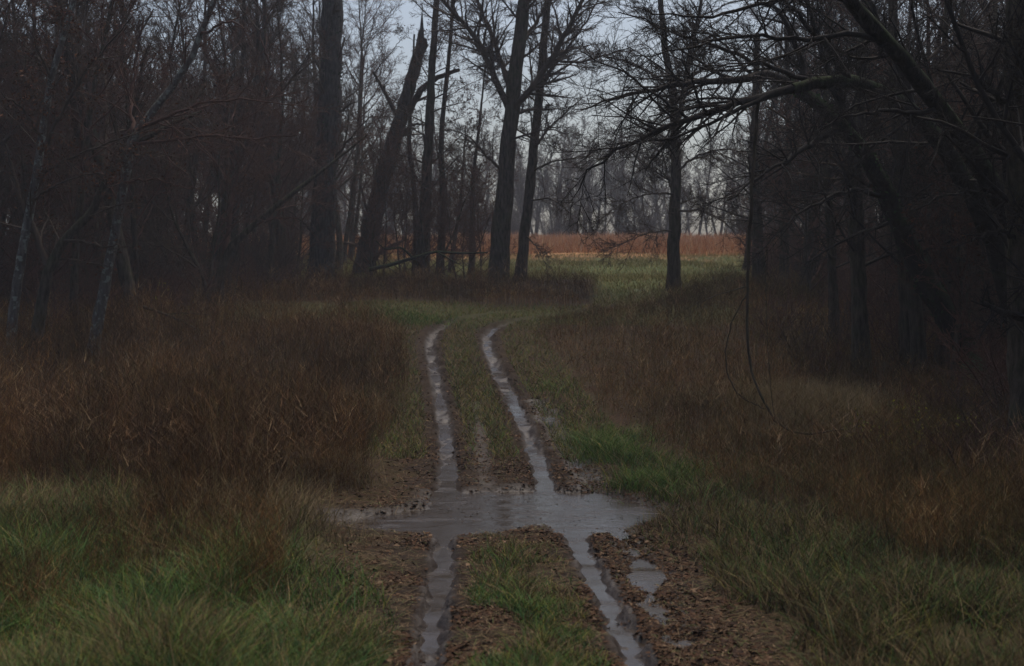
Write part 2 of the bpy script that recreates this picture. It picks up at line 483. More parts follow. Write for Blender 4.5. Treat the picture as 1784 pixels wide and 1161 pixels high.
def shrub(seed, H, stems, mat, spread=.5, counts=(12, 8), rmin=.0050, leaves=None, lens=(.5, .5), wander=.1, up=.05):
    rng = np.random.default_rng(seed)
    O = np.c_[rng.normal(0, .18 * H / 2, (stems, 2)), np.full(stems, -.1)]
    D = np.c_[rng.normal(0, spread, (stems, 2)), np.ones(stems)]
    L = H * rng.uniform(.6, 1.1, stems)
    P, R = grow(rng, O, D, L, np.full(stems, .012 + .006 * H), 9, wander, up, .05)
    sb = MB(); sb.add(tubes(P, R, 5))
    cb = MB(); tips = []
    twig_out(rng, cb, P, R, L, counts, lens, rmin, tips=tips, t0=.2, wander=.2)
    out = [("stem", sb.mesh("stem", mat)), ("crown", cb.mesh("crown", mat))]
    if leaves:
        T = tips[0]; T = T[rng.integers(0, len(T), leaves[0])] + rng.normal(0, .04, (leaves[0], 3))
        lb = MB(); lb.add(*leaf_quads(rng, T, leaves[1], leaves[2])); out.append(("leaves", lb.mesh("leaves", LEAF, False)))
    return out
def instance(parts, name, loc, rz, s, sz=None):
    r = empty(name, loc, rz); r.scale = (s, s, sz or s)
    for n, me in parts: link(n, me, r)
    return r
def stand(x, d): return (float(x), float(d), float(height(np.array([x]), np.array([d]))[0]))

# ------------------------------------------------------------------ trees traced one by one: trunk and limbs as 3-D paths
def path(pts):
    # pts: (px, py, d); a None d keeps the last one
    out, ld = [], None
    for p in pts:
        ld = p[2] if len(p) > 2 and p[2] is not None else ld
        out.append(pix(p[0], p[1], ld))
    return np.array(out)
def hero(name, seed, base, trunk, r0, r1, limbs, mtr, mtw, label, cat='tree', counts=(10, 7, 5), lens=(.42, .52, .5), rmin=.0052, trunk_twigs=(0, 0), t0=.15, leaves=0, leafcol=RUST, ivy=0, up=.04, droop=.05, rough=.22, group=None, tl=3.0, flare=.6, jag=False):
    """base: (px, py) on the ground; trunk: further (px, py, d) points; limbs: list of (points, r0, r1)"""
    rng = np.random.default_rng(seed)
    g = gpt(*base); b = np.array(stand(g[0], g[1]))
    tp = np.vstack([b - [0, 0, .25], path([(p[0], p[1], (p[2] if len(p) > 2 else g[1])) for p in trunk])])
    n = 34
    P = resample(tp, n); P[3:] += rng.normal(0, min(.012, r0 * .04), (n - 3, 3))
    s = np.r_[0, np.cumsum(np.linalg.norm(np.diff(P, axis=0), axis=1))]
    R = np.linspace(r0, r1, n) * (1 + flare * np.exp(-s / .45))
    tb = MB()
    V, Q = tubes(P[None] - b, R[None], 14, rng, rough)
    if jag:
        V = V.copy(); V[-14:, 2] += np.abs(rng.normal(0, .5, 14)) * np.array([1, .4] * 7); V[-14:, 0] += .1
    tb.add((V, Q))
    cb = MB(); tips = []
    known = resample([(base[0], base[1], g[1])] + [(p[0], p[1], (p[2] if len(p) > 2 else g[1])) for p in trunk], 60)
    for pts, a, c in limbs:
        j = np.argmin((known[:, 0] - pts[0][0]) ** 2 + (known[:, 1] - pts[0][1]) ** 2)
        dz_ = known[j, 2] - pts[0][2]                                      # start the limb inside what it grows from
        pts = [(p[0], p[1], p[2] + dz_) for p in pts]
        known = np.vstack([known, resample(pts, 30)])
        lp = path(pts)
        m = 18; Lp = resample(lp, m); Lp[1:] += rng.normal(0, .02, (m - 1, 3))
        ll = np.array([np.linalg.norm(np.diff(Lp, axis=0), axis=1).sum()])
        Rl = np.linspace(a, c, m)[None]
        cb.add(tubes((Lp - b)[None], Rl, 7, rng, .1))
        k = max(5, int(counts[0] * ll[0] / 3.0))
        twig_out(rng, cb, (Lp - b)[None], Rl, np.maximum(ll, 2.5) if ll[0] < 5 else np.array([5.0]), (k,) + tuple(counts[1:]), lens, rmin, up, droop, t0=t0, tips=tips)
    if trunk_twigs[0]:
        t_a = trunk_twigs[1]
        i0 = int(t_a * n)
        twig_out(rng, cb, (P[i0:] - b)[None], R[None, i0:] * .5, np.array([tl]), (trunk_twigs[0],) + tuple(counts), (.8,) + tuple(lens), rmin, up, droop, t0=.02, ang=(.7, 1.35), tips=tips)
    root = empty(name, tuple(b))
    tag(root, label, cat, group)
    link("trunk", tb.mesh("trunk", mtr), root)
    if cb.n: link("crown", cb.mesh("crown", mtw), root)
    if leaves:
        T = np.concatenate(tips); T = T[rng.integers(0, len(T), leaves)] + rng.normal(0, .05, (leaves, 3))
        lb = MB(); lb.add(*leaf_quads(rng, T, .05, leafcol)); link("dead_leaves", lb.mesh("dead_leaves", LEAF, False), root)
    if ivy:
        i = rng.integers(0, n - 1, ivy); u = rng.random((ivy, 1))
        C = P[i] * (1 - u) + P[i + 1] * u - b
        C = C + unit(rng.normal(0, 1, (ivy, 3))) * (R[i][:, None] + .03)
        lb = MB(); lb.add(*leaf_quads(rng, C, .055, [(.020, .045, .014), (.03, .06, .02), (.015, .03, .012)])); link("ivy", lb.mesh("ivy", LEAF, False), root)
    return root

# central pair
hero("bare_tree", 1, (865, 502), [(872, 420), (880, 330), (888, 230), (895, 150), (905, 80), (914, 0), (925, -120), (935, -300)], .41, .15,
     [([(886, 190, 56), (868, 150, 56), (846, 95, 55.5), (815, 45, 55), (770, 0, 54), (700, -60, 53)], .15, .03),
      ([(888, 150, 56), (870, 100, 57), (852, 50, 57.5), (830, 0, 58), (800, -80, 58)], .12, .04),
      ([(892, 195, 56), (925, 155, 55), (960, 105, 54.5), (990, 50, 54), (1015, 0, 53.5), (1050, -80, 53)], .15, .05),
      ([(960, 105, 54.5), (1010, 110, 54), (1060, 95, 53), (1110, 80, 52)], .06, .015),
      ([(905, 80, 56), (935, 40, 57), (965, -20, 58)], .10, .04),
      ([(878, 300, 56), (850, 275, 56), (815, 235, 55.5), (780, 225, 55)], .07, .015),
      ([(884, 245, 56), (915, 235, 55), (950, 225, 54.5), (1000, 235, 54)], .06, .012),
      ([(914, 0, 56), (900, -60, 56), (870, -140, 56)], .1, .03)],
     BARK, TWIG, "thickest bare tree by the track, leaning slightly right and forking high", counts=(18, 10, 6), rmin=.0062, trunk_twigs=(14, .35), leaves=120)
hero("bare_tree", 2, (905, 497), [(912, 430), (922, 340), (930, 260), (938, 180), (944, 110), (952, 30), (958, -80), (965, -220)], .24, .09,
     [([(940, 160, 58), (960, 120, 58), (985, 90, 57.5), (1020, 40, 57), (1050, -20, 57)], .09, .02),
      ([(930, 260, 58), (955, 225, 57), (985, 195, 56.5), (1030, 160, 56)], .06, .012),
      ([(920, 350, 58), (955, 345, 57), (985, 360, 56), (1010, 400, 55.5)], .045, .01),
      ([(926, 300, 58), (965, 280, 57), (1010, 275, 56), (1050, 262, 55.5)], .05, .01),
      ([(915, 410, 58), (935, 430, 57), (950, 460, 56.5)], .035, .01)],
     BARK, TWIG, "slimmer bare tree just right of the thickest trunk beside the track", counts=(16, 9, 6), rmin=.0062, trunk_twigs=(16, .3), leaves=60)
# lone tree on the edge of the field
hero("bare_tree", 3, (1173, 508), [(1174, 440), (1176, 360), (1178, 280), (1177, 215), (1172, 160), (1160, 90), (1150, 0), (1140, -120)], .27, .07,
     [([(1178, 225, 60), (1190, 170, 60), (1200, 110, 60), (1215, 40, 60), (1230, -60, 60)], .14, .05),
      ([(1178, 270, 60), (1150, 245, 59), (1110, 235, 58), (1060, 245, 57)], .06, .012),
      ([(1178, 300, 60), (1215, 270, 59), (1260, 260, 58), (1310, 265, 57)], .06, .012),
      ([(1177, 340, 60), (1140, 335, 59), (1090, 350, 58), (1040, 385, 57)], .05, .01),
      ([(1176, 370, 60), (1220, 365, 59), (1260, 385, 58), (1300, 430, 57)], .05, .01),
      ([(1176, 400, 60), (1130, 405, 59), (1085, 425, 58), (1050, 440, 57.5)], .04, .008),
      ([(1172, 160, 60), (1140, 130, 59), (1090, 105, 58), (1040, 95, 57)], .06, .012),
      ([(1195, 140, 60), (1240, 110, 60), (1290, 90, 59)], .06, .012),
      ([(1178, 320, 60), (1145, 295, 61), (1105, 285, 61.5)], .04, .01)],
     BARK, TWIG, "lone straight bare tree standing at the edge of the green field", counts=(18, 10, 6), rmin=.0062, trunk_twigs=(18, .2))
# tall straight bole and the broken snag
hero("bare_tree", 4, (558, 492), [(560, 440), (564, 360), (568, 280), (574, 200), (577, 120), (578, 40), (578, -60), (578, -200)], .52, .41,
     [([(566, 300, 60), (610, 240, 59), (650, 200, 58)], .08, .02), ([(560, 420, 60), (520, 380, 59), (480, 350, 58)], .07, .015)],
     BARKW, TWIG, "massive straight trunk rising out of the top of the frame with a shaggy middle", counts=(8, 6, 5), trunk_twigs=(22, .30), ivy=2600, rough=.3, tl=2.2)
hero("broken_snag", 5, (632, 486), [(640, 430), (655, 360), (672, 290), (690, 235), (706, 180), (722, 120), (735, 78)], .50, .24,
     [([(694, 205, 60), (680, 180, 60), (665, 150, 60), (650, 125, 60)], .12, .06),
      ([(652, 128, 58), (668, 108, 58), (690, 82, 58), (705, 62, 58)], .035, .01),
      ([(708, 205, 60), (722, 175, 59.5), (740, 150, 59), (762, 135, 58.5), (800, 122, 58)], .20, .08),
      ([(700, 235, 60), (720, 215, 59), (745, 220, 58.5)], .1, .03)],
     BARKW, TWIG, "broken dead trunk leaning right with a splintered top and one arched limb", cat='tree', counts=(4, 5, 4), lens=(.25, .45, .45), trunk_twigs=(10, .02), flare=.3, jag=True, rough=.25)
# smaller trunks between the snag and the pair
for sd, base, tr, r0, r1, lb, tw in [
    (6, (735, 492), [(738, 420), (742, 330), (748, 230), (752, 120), (760, 20), (765, -100)], .30, .08, "dark twin trunk nearest the leaning snag, straight and forked low", 16),
    (7, (765, 490), [(770, 430), (772, 340), (768, 240), (776, 160), (786, 60), (790, -60)], .17, .05, "thin dark trunk close right of the twin trunk", 14),
    (8, (722, 488), [(726, 420), (722, 330), (712, 250), (716, 160), (722, 60)], .16, .04, "slender dark trunk between the snag and the twin trunk", 12),
    (9, (820, 488), [(822, 430), (822, 360), (828, 280), (838, 190), (846, 110)], .13, .03, "thin brownish trunk alone in the gap left of the thickest trunk", 16),
    (10, (783, 478), [(790, 430), (800, 370), (806, 300), (812, 220)], .12, .03, "small crooked trunk in the gap left of the thickest trunk", 12)]:
    hero("young_tree", sd, base, tr, r0, r1, [], BARK, TWIGR if sd % 2 else TWIG, lb, counts=(9, 8, 6), trunk_twigs=(tw + 5, .22), leaves=900, tl=3.2, lens=(.5, .5, .5))
# left edge, pale barked pair
hero("pale_barked_tree", 12, (14, 640), [(22, 560), (35, 460), (48, 390), (64, 300), (76, 220), (88, 140), (112, 60), (130, 0), (145, -80)], .135, .06,
     [([(66, 280, 37), (100, 210, 36.5), (150, 125, 36), (195, 70, 35.5), (230, 30, 35)], .05, .015),
      ([(62, 310, 37), (120, 275, 36), (190, 250, 35.5), (260, 225, 35)], .045, .012),
      ([(72, 240, 37), (40, 190, 36), (0, 160, 35)], .045, .012),
      ([(55, 350, 37), (100, 320, 36), (160, 300, 35.5), (200, 305, 35)], .04, .01),
      ([(90, 140, 37), (60, 70, 36.5), (50, 0, 36)], .04, .01)],
     BARKP, TWIG, "pale barked slender tree at the left edge with rusty leaves still clinging", counts=(8, 7, 5), trunk_twigs=(8, .4), leaves=2600)
hero("pale_barked_tree", 13, (158, 640), [(170, 560), (190, 460), (205, 380), (218, 310), (232, 235), (262, 200), (300, 150), (335, 100), (352, 50), (375, 0), (400, -80)], .15, .06,
     [([(236, 228, 37), (290, 205, 36), (360, 178, 35.5), (440, 175, 35), (510, 185, 34.5)], .05, .01),
      ([(228, 250, 37), (300, 245, 36.5), (370, 235, 36), (440, 240, 35.5), (520, 235, 35)], .05, .01),
      ([(232, 235, 37), (226, 180, 37.5), (236, 110, 38), (250, 30, 38)], .06, .02),
      ([(350, 60, 37), (400, 35, 36.5), (440, 55, 36)], .04, .01),
      ([(216, 320, 37), (270, 310, 36), (330, 330, 35.5)], .035, .008)],
     BARKP, TWIGR, "lichen spotted pale tree leaning right, second trunk from the left edge", counts=(9, 7, 5), trunk_twigs=(10, .35))
hero("leaning_tree", 14, (372, 540), [(385, 470), (400, 430), (440, 395), (490, 352), (540, 315), (590, 275), (640, 235)], .16, .03,
     [([(392, 450, 46), (398, 390, 46.5), (410, 320, 47), (440, 220, 47), (470, 110, 47)], .10, .03),
      ([(470, 110, 47), (450, 60, 47), (480, 10, 47)], .04, .01),
      ([(440, 395, 45.5), (480, 380, 45), (520, 380, 44.5)], .04, .01)],
     BARK, TWIGR, "dark low forked tree with one long branch leaning right over the weeds", counts=(9, 7, 5), trunk_twigs=(8, .4), up=.08)
hero("dark_crooked_tree", 15, (58, 640), [(70, 540), (85, 470), (110, 420), (160, 370), (190, 300), (230, 255), (300, 215), (350, 195)], .17, .04,
     [([(85, 470, 36), (60, 400, 36), (30, 330, 36), (10, 250, 36)], .09, .03), ([(110, 420, 36), (140, 420, 35.5), (180, 430, 35), (225, 428, 34.5)], .05, .012)],
     BARK, TWIG, "dark crooked tree between the two pale trunks with low branches", counts=(9, 7, 5), trunk_twigs=(14, .25), leaves=500)
# right side: leaning mossy trees arching over
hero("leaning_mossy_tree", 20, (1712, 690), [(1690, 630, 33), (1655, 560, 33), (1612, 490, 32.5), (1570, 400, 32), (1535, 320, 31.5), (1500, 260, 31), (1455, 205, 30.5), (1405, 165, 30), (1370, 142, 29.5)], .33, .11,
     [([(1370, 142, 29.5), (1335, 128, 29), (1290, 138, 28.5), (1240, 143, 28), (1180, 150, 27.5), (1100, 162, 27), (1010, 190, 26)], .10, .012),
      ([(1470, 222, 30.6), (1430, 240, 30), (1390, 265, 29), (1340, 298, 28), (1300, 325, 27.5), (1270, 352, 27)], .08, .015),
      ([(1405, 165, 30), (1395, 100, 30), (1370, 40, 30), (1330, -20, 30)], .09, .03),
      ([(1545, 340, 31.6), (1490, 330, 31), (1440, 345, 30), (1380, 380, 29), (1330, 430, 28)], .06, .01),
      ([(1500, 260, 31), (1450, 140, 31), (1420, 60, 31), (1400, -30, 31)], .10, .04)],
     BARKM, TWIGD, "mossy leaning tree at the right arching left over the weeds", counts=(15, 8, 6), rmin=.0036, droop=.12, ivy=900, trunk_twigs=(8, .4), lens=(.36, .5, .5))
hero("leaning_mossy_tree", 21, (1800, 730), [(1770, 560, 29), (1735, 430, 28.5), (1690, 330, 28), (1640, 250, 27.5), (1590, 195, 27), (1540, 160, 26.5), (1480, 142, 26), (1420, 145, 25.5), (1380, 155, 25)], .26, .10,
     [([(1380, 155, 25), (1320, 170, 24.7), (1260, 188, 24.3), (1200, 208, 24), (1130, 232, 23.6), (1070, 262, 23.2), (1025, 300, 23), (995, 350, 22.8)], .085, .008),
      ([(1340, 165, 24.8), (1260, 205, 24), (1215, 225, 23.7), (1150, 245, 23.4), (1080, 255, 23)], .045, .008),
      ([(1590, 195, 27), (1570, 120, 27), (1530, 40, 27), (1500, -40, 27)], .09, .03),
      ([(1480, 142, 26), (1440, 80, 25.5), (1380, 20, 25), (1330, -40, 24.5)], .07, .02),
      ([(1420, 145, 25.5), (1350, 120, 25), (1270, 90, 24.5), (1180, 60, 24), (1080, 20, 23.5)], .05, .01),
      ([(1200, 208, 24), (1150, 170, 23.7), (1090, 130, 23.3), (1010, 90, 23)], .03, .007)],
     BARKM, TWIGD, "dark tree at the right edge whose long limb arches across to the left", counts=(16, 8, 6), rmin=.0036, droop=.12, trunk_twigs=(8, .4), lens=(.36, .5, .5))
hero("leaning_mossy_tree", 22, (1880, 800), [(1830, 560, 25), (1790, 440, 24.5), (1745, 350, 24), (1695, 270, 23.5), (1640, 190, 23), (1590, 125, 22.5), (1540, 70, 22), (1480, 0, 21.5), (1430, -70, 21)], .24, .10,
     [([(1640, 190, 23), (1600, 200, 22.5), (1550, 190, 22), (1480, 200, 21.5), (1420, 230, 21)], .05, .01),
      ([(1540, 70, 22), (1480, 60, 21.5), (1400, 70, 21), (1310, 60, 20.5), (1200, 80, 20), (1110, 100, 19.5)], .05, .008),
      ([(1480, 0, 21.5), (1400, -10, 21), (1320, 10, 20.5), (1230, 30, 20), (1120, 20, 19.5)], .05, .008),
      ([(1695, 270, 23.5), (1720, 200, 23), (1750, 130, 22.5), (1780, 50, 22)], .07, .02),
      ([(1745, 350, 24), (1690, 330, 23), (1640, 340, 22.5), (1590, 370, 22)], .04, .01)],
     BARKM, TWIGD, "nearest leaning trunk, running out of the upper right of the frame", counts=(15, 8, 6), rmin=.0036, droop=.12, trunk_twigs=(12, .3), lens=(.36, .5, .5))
hero("dark_trunk_tree", 23, (1800, 830), [(1796, 600, 22.5), (1790, 400, 22), (1786, 200, 21.5), (1782, 0, 21), (1780, -200, 21)], .36, .24,
     [([(1786, 200, 21.5), (1740, 170, 21), (1690, 130, 20.5), (1630, 120, 20)], .06, .01), ([(1790, 420, 22), (1740, 400, 21.5), (1690, 420, 21)], .05, .01)],
     BARK, TWIGD, "black trunk cut off by the right edge of the frame", counts=(9, 7, 5), trunk_twigs=(16, .25))
for sd, base, tr, r0, r1, lb in [
    (24, (1500, 650), [(1498, 560), (1494, 450), (1490, 330), (1498, 200), (1505, 60), (1510, -80)], .22, .10, "upright dark trunk in the right wood, farthest left of the near trunks"),
    (25, (1582, 645), [(1580, 540), (1574, 420), (1566, 300), (1560, 180), (1556, 40), (1550, -100)], .20, .09, "upright dark trunk between the two mossy leaning trees"),
    (26, (1455, 600), [(1452, 520), (1448, 420), (1440, 320), (1436, 200), (1442, 60)], .15, .05, "thin upright trunk behind the brush on the right"),
    (27, (1640, 640), [(1645, 540), (1650, 420), (1640, 300), (1645, 160), (1650, 0)], .17, .07, "straight trunk behind the crossing leaning trees at the right"),
    (28, (1322, 510), [(1322, 450), (1318, 370), (1312, 280), (1316, 180), (1320, 60)], .26, .10, "straight dark trunk at the field edge right of the lone tree"),
    (29, (1366, 512), [(1366, 440), (1370, 360), (1376, 260), (1372, 150), (1370, 30)], .2, .08, "second dark trunk at the field edge right of the lone tree"),
    (30, (1410, 520), [(1412, 450), (1418, 360), (1420, 260), (1430, 120)], .22, .07, "third dark trunk along the field edge on the right")]:
    hero("bare_tree", sd, base, tr, r0, r1, [], BARK, TWIGD, lb, counts=(7, 6, 5), trunk_twigs=(20, .22), tl=4.2, lens=(.5, .5, .5))

# hanging vine and its two side loops
def cord(mb, pts, r0, r1, k=6, m=40, seed=0):
    P = resample(path(pts), m); P[1:] += np.random.default_rng(seed).normal(0, .006, (m - 1, 3))
    mb.add(tubes(P[None], np.linspace(r0, r1, m)[None], k))
vb = MB()
cord(vb, [(1322, 168, 24.7), (1316, 240, 24.6), (1310, 330, 24.5), (1304, 430, 24.5), (1302, 520, 24.5), (1302, 590, 24.5), (1308, 645, 24.5), (1325, 690, 24.4), (1350, 733, 24.3), (1385, 757, 24.2), (1420, 755, 24.1), (1470, 748, 24)], .034, .017, seed=1)
cord(vb, [(1300, 515, 24.5), (1275, 560, 24.4), (1264, 610, 24.4), (1266, 650, 24.4), (1285, 688, 24.4), (1310, 703, 24.4), (1332, 712, 24.38)], .012, .009, seed=2)
cord(vb, [(1333, 470, 24.8), (1336, 560, 24.7), (1340, 640, 24.5), (1344, 690, 24.4), (1350, 733, 24.3)], .006, .006, seed=3)
cord(vb, [(1300, 500, 24.5), (1260, 510, 24.2), (1215, 528, 24), (1180, 548, 23.8), (1160, 570, 23.7)], .010, .005, seed=4)
cord(vb, [(1230, 522, 24), (1205, 545, 23.9), (1190, 560, 23.8)], .005, .004, seed=5)
rv = np.random.default_rng(9)
vine = link("hanging_vine", vb.mesh("hanging_vine", BARK))
tag(vine, "bare looping vine hanging down over the brown weeds at the right", "vine")

# fallen limb between the snag and the pair
fb = MB()
cord(fb, [(642, 470, 56), (680, 462, 56), (720, 450, 56), (760, 438, 56.5), (800, 442, 57), (850, 440, 57.5)], .085, .03, 8, 30, 6)
cord(fb, [(720, 450, 56), (700, 430, 56), (672, 436, 56.4), (655, 420, 56.6)], .05, .02, 6, 16, 7)
cord(fb, [(760, 438, 56.5), (780, 450, 56), (800, 460, 55.6)], .04, .015, 6, 16, 8)
tag(link("fallen_limb", fb.mesh("fallen_limb", BARKM)), "long fallen limb lying level at the foot of the broken snag", "fallen branch")
fb = MB()
gb = gpt(255, 560)
cord(fb, [(250, 535, 40), (290, 548, 39.5), (330, 566, 39), (348, 576, 38.6)], .05, .02, 6, 20, 10)
cord(fb, [(290, 548, 39.5), (320, 545, 39.2), (360, 548, 39)], .02, .008, 6, 14, 11)
tag(link("fallen_limb", fb.mesh("fallen_limb", BARK)), "thin fallen branch sloping down by the yellow leaved sapling on the left", "fallen branch")

# ------------------------------------------------------------------ woods: prototypes, then individual copies
PD = [wood_tree(180 + i, H, .16, BARK, TWIGD, counts=(10, 8, 5)) for i, H in enumerate([14, 15.5])]
PT = [wood_tree(100 + i, H, r, BARK, [TWIG, TWIGR][i % 2], leaves=lv) for i, (H, r, lv) in enumerate([(15, .17, 0), (14, .15, 0), (16, .20, 0), (13, .13, 300)])]
PS = [wood_tree(120 + i, H, .07, BARK, TWIGR if i != 2 else TWIG, limbs=18, counts=(9, 7, 5), rmin=.0060, llen=3.2, t0=.06, up=.14, lean=.2, wander=.07, leaves=lv) for i, (H, lv) in enumerate([(7, 0), (8.5, 250), (6, 0), (7.5, 500)])]
PH = [shrub(140 + i, H, 11, TWIGR if i else TWIG) for i, H in enumerate([2.2, 2.6, 1.7])]
PHF = [shrub(190 + i, H, 16, TWIG, counts=(13, 9), rmin=.016, spread=.4) for i, H in enumerate([3.4, 4.2])]
PF = [wood_tree(160 + i, H, .19, BARK, TWIG, limbs=18, counts=(9, 6, 5), rmin=.0115, llen=4.4, t0=.2, up=.16) for i, H in enumerate([13, 14.5, 12])]

rng = np.random.default_rng(5)
def scatter(n, fpx, dr_, mind, taken, tries=40000):
    pts = []
    for _ in range(tries):
        if len(pts) >= n: break
        d = rng.uniform(*dr_)
        x = fpx(d)
        if x is None: continue
        if all((x - a) ** 2 + (d - b) ** 2 > mind ** 2 for a, b in taken):
            pts.append((x, d)); taken.append((x, d))
    return pts
def left_x(d):
    e = np.interp(d, [36, 40, 45, 52, 60, 75], [-100, 130, 380, 490, 520, 530])
    lo = -300 if d < 60 else -100
    return (rng.uniform(lo, e) - CX) / F * d
def right_x(d):
    e = np.interp(d, [20, 24, 28, 35, 45, 55, 65, 95], [2000, 1830, 1760, 1560, 1440, 1350, 1300, 1280])
    return (rng.uniform(e, 2080) - CX) / F * d
taken = []
def plant(protos, pts, name, labf, cat, group, smin=.8, smax=1.15):
    for i, (x, d) in enumerate(pts):
        k = int(rng.integers(0, len(protos)))
        s = rng.uniform(smin, smax)
        if k not in plant.made.setdefault(id(protos), {}):
            o = instance(protos[k], name, stand(x, d), rng.uniform(0, 6.28), s, s * rng.uniform(.9, 1.1)); plant.made[id(protos)][k] = o
        else:
            o = copy_tree(plant.made[id(protos)][k], stand(x, d), rng.uniform(0, 6.28), s, s * rng.uniform(.9, 1.1)); o.name = name
        tag(o, labf(x, d), cat, group)
plant.made = {}
sideL = lambda k: (lambda x, d: f"bare {k} crowded among others at the front of the left wood" if d < 48 else f"bare {k} crowded among others deep in the left wood")
sideR = lambda k: (lambda x, d: f"bare {k} crowded among others at the front of the right wood" if d < 48 else f"bare {k} crowded among others deep in the right wood")
plant(PT, scatter(56, left_x, (40, 84), 1.7, taken), "bare_tree", sideL("dark tree"), "tree", "bare trees in the left wood")
plant(PS, scatter(62, left_x, (39.5, 76), .9, taken), "sapling", sideL("reddish sapling"), "sapling", "saplings in the left wood")
plant(PD, scatter(12, lambda d: .37 * d + rng.uniform(1.0, 12), (4, 25), 1.7, taken), "bare_tree", lambda x, d: "dark bare tree added beyond the right edge of the picture for its shade", "tree", "shade trees added beyond the right edge")  # trunks stand out of frame, added to shade the right side
plant(PD + PT[:2], scatter(52, right_x, (27, 95), 1.8, taken), "bare_tree", sideR("dark tree"), "tree", "bare trees in the right wood")
plant(PS, scatter(75, right_x, (26, 75), .9, taken), "sapling", sideR("thin sapling"), "sapling", "saplings in the right wood")
plant(PH, scatter(85, left_x, (39.5, 66), .7, taken), "shrub", sideL("twiggy shrub"), "shrub", "shrubs in the left wood")
plant(PH, scatter(100, right_x, (25, 66), .7, taken), "shrub", sideR("twiggy shrub"), "shrub", "shrubs in the right wood")
plant(PS, scatter(30, lambda d: (rng.uniform(60, 505) - CX) / F * d, (72, 100), 1.0, taken), "sapling", sideL("reddish sapling"), "sapling", "saplings in the left wood", .8, 1.2)
plant(PT, scatter(10, lambda d: (rng.uniform(430, 625) - CX) / F * d, (66, 88), 2.0, taken), "bare_tree", sideL("dark tree"), "tree", "bare trees in the left wood")
mid_x = lambda d: (rng.uniform(640, 850) - CX) / F * d
plant(PS, scatter(17, mid_x, (57, 66), .8, taken), "sapling", lambda x, d: "leafy reddish sapling among the trunks between snag and thickest tree", "sapling", "saplings between the snag and the thickest tree", .45, .85)
# far side of the field
far_x = lambda d: (rng.uniform(470, 1430) - CX) / F * d
plant(PF, scatter(122, far_x, (152, 200), 1.8, taken), "bare_tree", lambda x, d: "misty bare tree in the tree line beyond the field", "tree", "misty trees beyond the field", .74, 1.06)
plant(PF, scatter(18, lambda d: (rng.uniform(-60, 470) - CX) / F * d, (84, 140), 2.6, taken), "bare_tree", lambda x, d: "bare tree far back behind the left wood", "tree", "bare trees behind the left wood", .8, 1.2)
plant(PF, scatter(14, lambda d: (rng.uniform(1430, 1850) - CX) / F * d, (92, 140), 2.6, taken), "bare_tree", lambda x, d: "bare tree far back behind the right wood", "tree", "bare trees behind the right wood", .8, 1.2)

plant(PHF, scatter(48, lambda d: (rng.uniform(480, 1500) - CX) / F * d, (148, 166), 1.0, taken), "thicket_shrub", lambda x, d: "misty thicket shrub at the foot of the tree line beyond the field", "shrub", "misty shrubs beyond the field", .5, 1.2)

# yellow-leaved plants
yl = shrub(171, 1.3, 5, TWIG, counts=(7, 4), leaves=(150, .035, YEL), rmin=.003)
o = instance(yl, "yellow_leaved_sapling", stand(*gpt(245, 575)), .3, 1.0); tag(o, "sapling with a few bright yellow leaves beside the dark left wood", "sapling")
o = copy_tree(o, stand(*gpt(335, 590)), 2.0, .6); tag(o, "tiny yellow leaved sprig by the fallen branch at the left", "sapling")
for k, (px, py, s) in enumerate([(1555, 830, .75), (1510, 800, .6), (1610, 815, .8), (1570, 770, .7)]):
    o = copy_tree(o, stand(*gpt(px, py)), k * 1.7, s)
    tag(o, "low shrub with sparse yellow leaves below the mossy leaning tree", "shrub", "sparse yellow leaved shrubs at the right")
for k, (px, py, s) in enumerate([(1400, 640, .9), (1360, 600, .9), (1440, 660, .8), (1470, 630, 1.0), (1330, 590, .8), (1640, 760, .9), (1720, 800, .9), (1690, 850, .7), (1760, 880, .8)]):
    g = gpt(px, py)
    o = copy_tree(plant.made[id(PH)][k % 3], stand(*g), k * 2.1, s * .75); o.name = "shrub"
    tag(o, "low tangled bare brush at the foot of the right wood", "shrub", "tangled brush at the right")

# ------------------------------------------------------------------ ground cover (uncountable)
def strips(rng, B, Hh, W, lean, curve, segs=2, az=None):
    n = len(B)
    a = rng.uniform(0, 2 * math.pi, n) if az is None else az
    side = np.stack([np.cos(a), np.sin(a), np.zeros(n)], 1)
    la = rng.uniform(0, 2 * math.pi, n)
    ld = np.stack([np.cos(la), np.sin(la), np.zeros(n)], 1)
    V = np.zeros((n, segs + 1, 2, 3))
    for i in range(segs + 1):
        t = i / segs
        off = ld * (Hh * (lean * t + curve * t * t))[:, None]
        c = B + off; c[:, 2] += Hh * t * (1 - .35 * np.clip(curve, 0, 1.3) * t)
        w = (W * (1 - .85 * t))[:, None] * .5
        V[:, i, 0] = c - side * w; V[:, i, 1] = c + side * w
    b = np.arange(n)[:, None] * (segs + 1) * 2 + np.arange(segs)[None, :] * 2
    Q = np.stack([b, b + 1, b + 3, b + 2], -1).reshape(-1, 4)
    return V.reshape(-1, 3), Q
def pick(rng, cols, p, n, var=.25):
    c = np.asarray(cols)[rng.choice(len(cols), n, p=np.asarray(p) / np.sum(p))]
    return c * rng.uniform(1 - var, 1 + var, (n, 1))
GREEN = [(.090, .155, .030), (.070, .135, .050), (.22, .19, .045), (.25, .18, .09), (.085, .052, .028)]
def cand(n, d0, d1, xa=-.40, xb=.40, power=1.0):
    d = d0 * (d1 / d0) ** rng.random(n) if power else rng.uniform(d0, d1, n)
    x = rng.uniform(xa, xb, n) * d
    return x, d
def stuff(name, mb, mat, label, cat):
    tag(link(name, mb.mesh(name, mat, False)), label, cat, kind='stuff')

def xrut(d, P):
    o = np.argsort(P[:, 1]); return np.interp(d, P[o, 1], P[o, 0])

